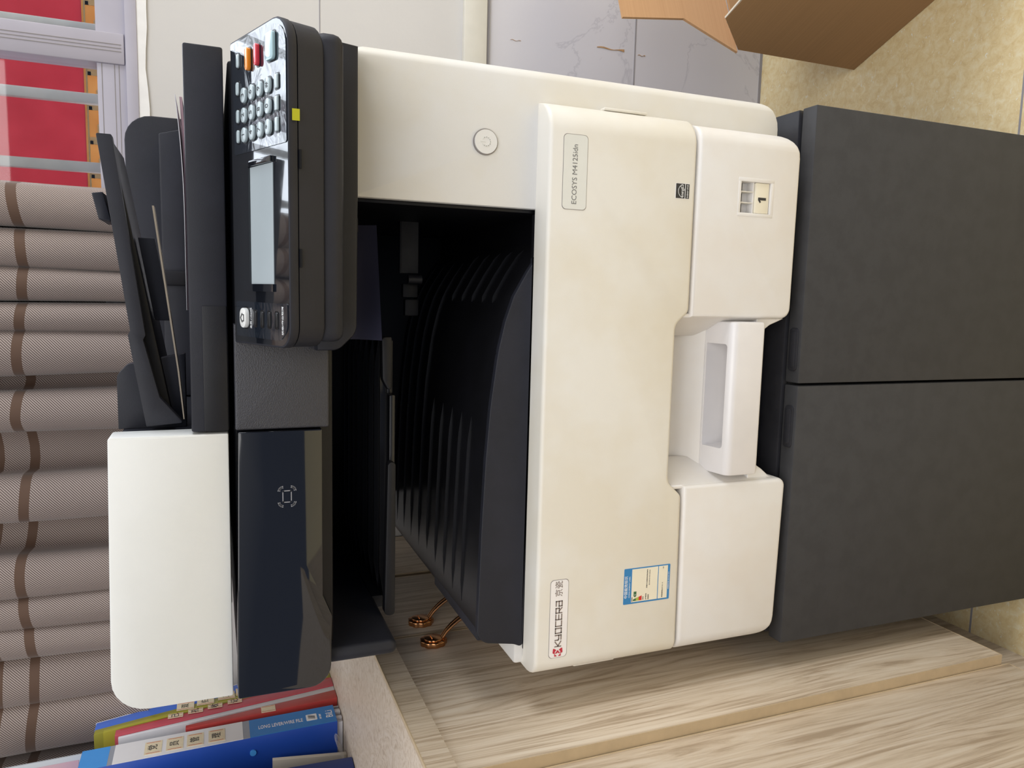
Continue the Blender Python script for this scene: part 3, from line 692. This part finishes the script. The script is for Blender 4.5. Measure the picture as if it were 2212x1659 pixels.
for s in (.1255, .1415, .1635): key('function_key', s if s > .16 else s, .0885, .0105, .0052, 'keyst' if 0 else 'keyg', .0022)
for s in (.1250, .1405, .1565): key('function_key', s, .0165, .0105, .0052, 'keyg', .0024, r=.0012)
key('start_key', .1835, .0255, .0205, .0135, 'keyst', .0034, r=.003)
key('stop_key', .1822, .0490, .0165, .0052, 'keyrd', .0040)
key('clear_key', .1822, .0655, .0175, .0056, 'keyor', .0040)
key('reset_key', .1852, .0870, .0110, .0050, 'keyg', .0022)
hk = key('home_key', -.0232, .0790, .0165, .0118, 'bright', .0044)
for t in (.0612, .0482, .0352, .0218): key('menu_key', -.0232, t, .0125, .0050, 'keyd', .0016, r=.0022)
for (s, t, tx, w) in ((-.0232, .0700, '主页 / Home', .017), (-.0232, .0115, '状态/作业取消', .022)): text('panel_print', tx, .0030, PM(s, t, .0008), 'white', CPN, width=w)
# --- platen cover and document feeder
q = B(); q.box(-.1255, .203, .030, .062, 1.0482, 1.0795, 'black', .0018); q.box(-.30, .203, .0625, .55, 1.0482, 1.0795, 'black', .0018); pc = q.obj('platen_cover', pr)
q = B(); q.box(-.125, -.0145, .0290, .034, 1.0490, 1.0690, 'blackd', .0008); q.obj('front_inset', pc)
q = B(); q.prism(rpoly([(-.1275, 1.1455, .003), (-.1275, 1.0492, .0015), (-.3755, 1.0492, .002), (-.3755, 1.1505, .030)]), 'Y', .030, .061, 'bright', .0022, 2); df = q.obj('document_feeder', pr)
q = B(); q.prism([(-.1295, 1.139), (-.1295, 1.080), (-.372, 1.080), (-.372, 1.148)], 'Y', .0645, .50, 'black', .002)
q.prism(rpoly([(-.06, 1.085), (-.1295, 1.085), (-.1295, 1.1425), (-.080, 1.1425, .010), (-.070, 1.134, .006)]), 'Y', .084, .10, 'black', .001)
q.obj('feeder_body', df)
q = B(); bar = [(.1285, 1.1490), (-.038, 1.1280), (-.042, 1.1300), (-.124, 1.1175), (-.1215, 1.0870), (-.098, 1.1060), (-.046, 1.1180), (-.042, 1.1160), (.1285, 1.1372)]
q.prism(rpoly([p + (.0012,) for p in bar], seg=3), 'Y', .060, .072, 'black', .001)
q.prism([(.1265, 1.1475), (-.124, 1.1150), (-.124, 1.0950), (.1265, 1.1385)], 'Y', .072, .17, 'void', .001)  # shade under the tray put into a near-black colour
it = q.obj('input_tray', pr)
q = B(); q.prism([(.045, 1.122), (.045, 1.108), (-.03, 1.096), (-.03, 1.110)], 'Y', .09, .095, 'black', .001); q.obj('tray_underside', it)
q = B(); q.prism(rpoly([(.0845, 1.150, .001), (.0585, 1.144, .001), (.0600, 1.154, .001), (.0830, 1.159, .001)]), 'Y', .10, .16, 'black', .001); q.obj('width_guide', it)
q = B(); q.prism(rpoly([(-.128, 1.081), (.2015, 1.081, 0), (.2015, 1.153, .030), (-.128, 1.1505)]), 'Y', .335, .36, 'black', .002); q.obj('rear_wall', pr)
q = B(); q.prism(rpoly([(-.128, 1.081), (.1855, 1.081), (.176, 1.1140, .002), (-.128, 1.1140)]), 'Y', .30, .334, 'black', .002); q.box(.003, .020, .292, .30, 1.085, 1.150, 'blackd', .002); q.obj('output_stop', pr)
q = B(); q.prism([(.0712, 1.1078), (-.0742, 1.0908), (-.1185, 1.0870), (-.1185, 1.0860), (-.0742, 1.0895), (.0712, 1.1062)], 'Y', .062, .078, 'beige'); q.obj('exit_sheet', pr)
# papers lying on the lid
def sheet(nm, lab, cat, y0, y1, z, m, x0=-.02, x1=.174, curl=.006, th=.0006):
    vs = []; fs = []; n = 18
    for k in range(n + 1):
        t = k / n; x = x0 + (x1 - x0) * t; zz = z + curl * max(0, (t - .45) / .55) ** 2
        for y in (y0, y1):
            for d in (0, th): vs.append((x, y, zz + d))
    for k in range(n):
        a = k * 4; fs += [(a, a + 2, a + 6, a + 4), (a + 1, a + 5, a + 7, a + 3), (a, a + 4, a + 5, a + 1), (a + 2, a + 3, a + 7, a + 6)]
    fs += [(0, 1, 3, 2), (n * 4, n * 4 + 2, n * 4 + 3, n * 4 + 1)]
    q = B(); q.add(vs, fs, m); return tag(q.obj(nm), lab, cat)
sheet('paper_sheet', 'pink printed sheet lying lowest on the black copier lid', 'paper', .09, .27, 1.0797, 'pinkp', curl=.0025, x1=.172, th=.0022)
sheet('paper_sheet', 'white sheet with a curled edge on top of the pink sheet', 'paper', .085, .26, 1.0822, 'paper', x0=-.02, x1=.173, curl=.0055)

# ================================================================== LEFT CABINET RUN (doors face the copier)
cb = root('sideboard', (-.8, .1, 0), 'long low pale oak laminate cupboard along the left, its doors facing the copier', 'cupboard')
q = B(); q.box(-1.15, -.462, -.62, .635, .125, .852, 'gap', 0); q.box(-1.15, -.49, -.62, .635, 0, .125, 'wood', 0); q.obj('carcass', cb)
q = B(); q.box(-1.16, -.436, -.64, .638, .857, .8855, 'wood2', .0006); q.box(-.4362, -.4352, -.64, .638, .8572, .8853, 'wood', 0); q.box(-.440, -.4348, -.64, .638, .8845, .8859, 'woodedge', .0004); q.obj('worktop', cb)
doors = {}
for (ya, yb, xf, zb) in ((.4520, .632, -.44, .135), (.2345, .4385, -.44, .135), (-.0585, .2295, -.44, .1295), (-.60, -.0610, -.4525, .1185)):
    q = B(); q.box(xf - .016, xf, ya, yb, zb, .8566, 'wood', .0004); e_ = .0012
    q.box(xf - .0162, xf + .0003, ya - .0004, ya + .0008, zb, .8566, 'woodedge'); q.box(xf - .0162, xf + .0003, yb - .0008, yb + .0006, zb, .8566, 'woodedge'); q.box(xf - .0162, xf + .0003, ya, yb, zb - .0004, zb + .001, 'woodedge')
    doors[ya] = q.obj('door', cb)
def handle(y, par, mir):
    q = B(); zc = .808; out = []
    for k in range(60):
        a = 2 * math.pi * k / 60; r_ = .0150 * (1 + .10 * abs(math.sin(a * 4.5))); out.append((y + r_ * math.cos(a) * .95, zc + r_ * 1.05 * math.sin(a)))
    q.prism([tuple(p) for p in out], 'X', -.44, -.4335, 'gold', .0008)
    q.prism([(y + (p[0] - y) * .72, zc + (p[1] - zc) * .72) for p in out], 'X', -.4335, -.4315, 'gold', .0006)
    for off in (-.0022, .0022):
        path = []
        for k in range(15):
            t = k / 14; path.append((-.434 + .030 * math.sin(math.pi * t) ** .8, y + off * (1 + .6 * math.sin(math.pi * t)), zc - .010 - .095 * t))
        q.tube(path, .0021, 'gold', 10)
    q.prism([(y + (p[0] - y) * .8, zc - .115 + (p[1] - zc) * .8) for p in out], 'X', -.44, -.434, 'gold', .0008)
    for k in range(5): q.tube([(-.4318, y - .004 + .002 * k, zc + .003), (-.4302, y - .004 + .002 * k, zc + .003)], .0007, 'gold', 8)
    q.obj('handle', par)
handle(.2655, doors[.2345], 1); handle(.2025, doors[-.0585], -1)

# ================================================================== FILES ON THE CUPBOARD
ZC = .8862
def slab(q, xs, yt, zt, yb, zb, m, depth=.235, bev=.0006, dx=0):
    """standing file: spine towards +X at x=xs, front/back Y at top (yt) and bottom (yb)"""
    x0 = xs - depth
    c8 = [(x0, yb[0], zb), (xs, yb[0], zb), (xs, yb[1], zb), (x0, yb[1], zb), (x0 + dx, yt[0], zt), (xs + dx, yt[0], zt), (xs + dx, yt[1], zt), (x0 + dx, yt[1], zt)]
    q.hexa(c8, m, bev)
def mat(nm, h, **k):
    if nm not in M_: M_[nm] = plain(nm, h, k.pop('rough', .35), .03, **k)
    return nm
mat('binder_blue', '#1f49a6'); mat('spine_blue', '#1e79c4', rough=.2); mat('spine_light', '#4b9be4', rough=.2); mat('spine_grey', '#9a9da6'); mat('file_blue', '#4c73cf'); mat('file_yellow', '#97913a', rough=.2); mat('file_yellow2', '#aba33d', rough=.2); mat('file_red', '#b9443f', rough=.25); mat('file_rose', '#c1545f', rough=.25); mat('file_grey', '#b8bcc0'); mat('binder_navy', '#1b3579'); mat('board_cream', '#cfc5b4', rough=.8)
# blue lever arch binder
q = B(); xs = -.65
slab(q, xs, (.412, .461), 1.243, (.421, .470), .8955, 'binder_blue')
bl = q.obj('lever_arch_binder'); tag(bl, 'thick blue lever arch binder with a white spine label and four cream tags', 'binder')
def yb_(z): return .4205 - (.009) * (z - .8955) / (1.243 - .8955)
def band(q, z0, z1, m, d=.0004, a=.0006, c=.0484):
    q.hexa([(xs, yb_(z0) + a, z0), (xs + d, yb_(z0) + a, z0), (xs + d, yb_(z0) + c, z0), (xs, yb_(z0) + c, z0), (xs, yb_(z1) + a, z1), (xs + d, yb_(z1) + a, z1), (xs + d, yb_(z1) + c, z1), (xs, yb_(z1) + c, z1)], m)
q = B(); band(q, 1.2075, 1.2425, 'spine_light'); band(q, 1.201, 1.2075, 'spine_grey', .0003); band(q, 1.031, 1.201, 'labelw', .0006); band(q, 1.0215, 1.031, 'spine_grey', .0003); band(q, .896, 1.0215, 'spine_blue')
sl = q.obj('spine_label', bl)
for z, ch in ((1.151, '党'), (1.123, '员'), (1.096, '管'), (1.067, '理')):
    y = yb_(z) + .023; q = B()
    q.box(xs + .0006, xs + .0011, y - .0155, y + .0155, z - .0112, z + .0112, 'ticket')
    for s_ in (1, -1): q.box(xs + .001, xs + .0013, y - .0135 * 1, y - .0135 + .0008, z - .009, z + .009, 'tred') if s_ < 0 else q.box(xs + .001, xs + .0013, y + .0127, y + .0135, z - .009, z + .009, 'tred')
    tg = q.obj('spine_tag', bl); text('handwriting', ch, .0135, RIGHT(xs + .0013, y, z), 'inkd', tg)
def DOWN(x, y, z): return Mx((x, y, z), (0, 0, -1), (0, 1, 0))
text('spine_title', 'LONG LEVER/WIRE FILE', .0125, DOWN(xs + .0005, yb_(.98) + .022, .977), 'white', sl, width=.064, bold=.0001)
text('spine_brand', 'BiLi', .015, RIGHT(xs + .0005, yb_(.905) + .025, .9045), 'white', sl, width=.019)
text('spine_code', 'A4E-700W', .0045, RIGHT(xs + .0005, yb_(.92) + .022, .9185), 'white', sl, width=.014)
q = B(); y = yb_(.932) + .024; q.prism(rpoly([(y - .0085, .9235, .0015), (y + .0085, .9235, .0015), (y + .0085, .9395, .0015), (y - .0085, .9395, .0015)]), 'X', xs + .0004, xs + .0007, 'white')
strokes(q, [[(-.004, -.0045), (-.001, .0045)], [(-.001, -.0045), (.002, .0045)], [(.002, -.0045), (.005, .0045)]], .0012, RIGHT(xs + .0007, y, .9315), 'inkd'); q.obj('spine_logo', sl)
q = B(); q.tube([(-.673, yb_(1.02) + .0002, 1.018), (-.673, yb_(1.02) - .002, 1.018)], .0045, 'spine_light', 24); q.obj('rivet', bl)
q = B()
for k, dx_ in enumerate((0, .003, -.002, .004, .001)): q.box(xs - .215, xs - .006 + dx_, .428 + k * .0078, .4345 + k * .0078, ZC + .0003, .899, 'paper', .0004)
q.obj('pages', bl)
# clear wallet with pink pages behind it
q = B(); slab(q, -.655, (.4572, .4605), 1.43, (.4710, .4745), ZC, 'file_grey', .25); slab(q, -.662, (.4566, .4571), 1.425, (.4612, .4617), 1.248, 'pinkp', .24)
tag(q.obj('document_wallet'), 'tall pale wallet of pinkish pages standing right behind the thick blue binder', 'folder')
# red file, tips away at the foot
def tags_on(par, xs, fy, zs, chars, w=.012, h=.0105):
    for z, ch in zip(zs, chars):
        y = fy(z); q = B(); q.box(xs, xs + .0006, y - w, y + w, z - h, z + h, 'ticket'); q.box(xs + .0005, xs + .0008, y - w + .002, y - w + .0027, z - h + .001, z + h - .001, 'tred'); q.box(xs + .0005, xs + .0008, y + w - .0027, y + w - .002, z - h + .001, z + h - .001, 'tred')
        t_ = q.obj('spine_tag', par)
        if ch: text('handwriting', ch, .012, RIGHT(xs + .0008, y, z), 'inkd', t_)
def lean(yt, zt, yb, zb): return lambda z: yt + (yb - yt) * (zt - z) / (zt - zb)
q = B(); slab(q, -.648, (.4705, .4795), 1.11, (.4855, .512), ZC, 'file_red', .22); f1 = q.obj('ring_file'); tag(f1, 'short red plastic file wedged beside the thick blue binder, mostly hidden', 'folder', None)
tags_on(f1, -.6478, lean(.473, 1.11, .498, ZC), [.992], [''], .009)
q = B(); slab(q, -.6495, (.4785, .483), 1.20, (.5125, .5275), ZC, 'paper', .22); tag(q.obj('paper_stack'), 'loose stack of white pages standing between the two red files', 'paper')
q = B(); slab(q, -.648, (.4836, .4995), 1.205, (.5280, .5545), ZC, 'file_rose', .22); slab(q, -.6478, (.4960, .4990), 1.20, (.5525, .5555), ZC + .002, 'file_red', .2)
f2 = q.obj('ring_file'); tag(f2, 'tall rose red plastic file with cream tags beside the olive yellow file', 'folder')
tags_on(f2, -.6470, lean(.4975, 1.20, .552, ZC), [1.125, 1.097, 1.069, 1.04], ['己', '孔', '收', '记'], .006, .0105)
q = B(); slab(q, -.650, (.5000, .5130), 1.234, (.557, .590), ZC, 'file_yellow', .23); slab(q, -.6495, (.5010, .5090), 1.222, (.560, .575), ZC + .004, 'file_yellow2', .22)
f3 = q.obj('ring_file'); tag(f3, 'olive yellow plastic file with cream tags leaning between the rose red and light blue files', 'folder')
tags_on(f3, -.6490, lean(.513, 1.234, .585, ZC), [1.112, 1.083, 1.052, 1.025], ['双', '归', '工', '作'], .011, .0125)
q = B(); slab(q, -.652, (.5135, .5360), 1.235, (.592, .626), ZC, 'file_blue', .22); slab(q, -.653, (.5362, .5395), 1.236, (.6265, .6305), ZC, 'paper', .21)
f4 = q.obj('ring_file'); tag(f4, 'light blue file with white page edges, rearmost of the files against the wall', 'folder')
# front: navy binder, clipboard page
q = B(); xs2 = -.650
q.hexa([(-.90, .305, ZC), (-.671, .305, ZC), (-.663, .345, ZC), (-.90, .345, ZC), (-.95, .322, 1.20), (-.6720, .322, 1.20), (-.664, .360, 1.20), (-.95, .36, 1.20)], 'binder_navy', .0015)
bn = q.obj('lever_arch_binder'); tag(bn, 'dark blue binder leaning at the left edge of view, nearest of the files', 'binder')
q = B(); q.hexa([(-.88, .392, ZC), (-.6885, .392, ZC), (-.6865, .396, ZC), (-.88, .396, ZC), (-.88, .398, .992), (-.6795, .398, .992), (-.6775, .402, .992), (-.88, .402, .992)], 'board_cream', .0004)
cp = q.obj('card_folder'); tag(cp, 'cream card sheet with handwriting between the dark blue and thick blue binders', 'folder')
text('handwriting', 'Sound    B', .012, Mx((-.700, .3962, .962), (0, 0, -1), (1, 0, 0)), 'ink', cp, width=.05)
# plastic bag bulging out under the binders
vs = []; fs = []; nu, nv = 20, 12
for i in range(nu + 1):
    t = i / nu
    for j in range(nv + 1):
        u = j / nv; a = math.pi * t
        vs.append((-.700 + .052 * math.sin(a) * (1 - .5 * u), .40 - .030 * t + .03 * u, ZC + .001 + .020 * math.sin(a) * (1 - .6 * u) + .004 * math.sin(9 * t + 3 * u) * math.sin(a)))
for i in range(nu):
    for j in range(nv): a = i * (nv + 1) + j; fs.append((a, a + 1, a + nv + 2, a + nv + 1))
q = B(); q.add(vs, fs, 'bag'); tag(q.obj('plastic_bag'), 'crumpled clear plastic bag lying on the cupboard top at the foot of the binders', 'bag')

# ================================================================== CARDBOARD BOX
A = Vector((.411, .391)); d1 = Vector((.3889, -.9213)); d2 = Vector((.9213, .3889))
def bxp(s, t, z): p = A + d1 * s + d2 * t; return (p.x, p.y, z)
def panel(q, prof, vert, off, th, m):
    """prof: (s,z) list on a wall of the box; vert='a' along d1, 'b' along d2"""
    n = len(prof); F = (lambda s, o, z: bxp(s, o, z)) if vert == 'a' else (lambda s, o, z: bxp(o, s, z))
    v = [F(s, off, z) for s, z in prof] + [F(s, off + th, z) for s, z in prof]
    q.add(v, [tuple(range(n)), tuple(range(2 * n - 1, n - 1, -1))] + [(i, (i + 1) % n, n + (i + 1) % n, n + i) for i in range(n)], m)
bxr = root('cardboard_box', tuple(bxp(.16, .11, 0)), 'open brown cardboard box with a raised torn flap on the beige floor', 'box')
q = B(); panel(q, [(0, .001), (0, .250), (.057, .316), (.097, .314), (.34, .34), (.34, .001)], 'a', 0, .004, 'card'); q.obj('side_panel', bxr)
q = B(); panel(q, [(.004, .001), (.004, .250), (.22, .250), (.22, .001)], 'b', 0, .004, 'card'); panel(q, [(.004, .001), (.004, .25), (.22, .25), (.22, .001)], 'b', .336, .004, 'card'); q.obj('end_panel', bxr)
q = B(); panel(q, [(.004, .001), (.004, .250), (.336, .25), (.336, .001)], 'a', .216, .004, 'card'); q.obj('back_panel', bxr)
q = B(); c4 = [bxp(.004, .004, .001), bxp(.336, .004, .001), bxp(.336, .216, .001), bxp(.004, .216, .001)]; q.hexa(c4 + [(p[0], p[1], .005) for p in c4], 'card'); q.obj('bottom_panel', bxr)
q = B(); panel(q, [(-.004, .2515), (.044, .345), (.025, .461), (.20, .461), (.22, .40), (.22, .2515)], 'b', -.0045, .004, 'cardl'); q.obj('flap', bxr)
q = B(); pr0 = []
for k in range(15): t = k / 14; pr0.append((.002 + .055 * t + (.0012 if k % 2 else 0), .2525 + .0645 * t))
pr0 += [(.098, .36), (.04, .40)] if 0 else [(.10, .3165), (.10, .314), (.057, .312), (.002, .248)]
panel(q, pr0, 'a', .0005, .003, 'paper' if 0 else 'board_cream'); q.obj('torn_edge', bxr)
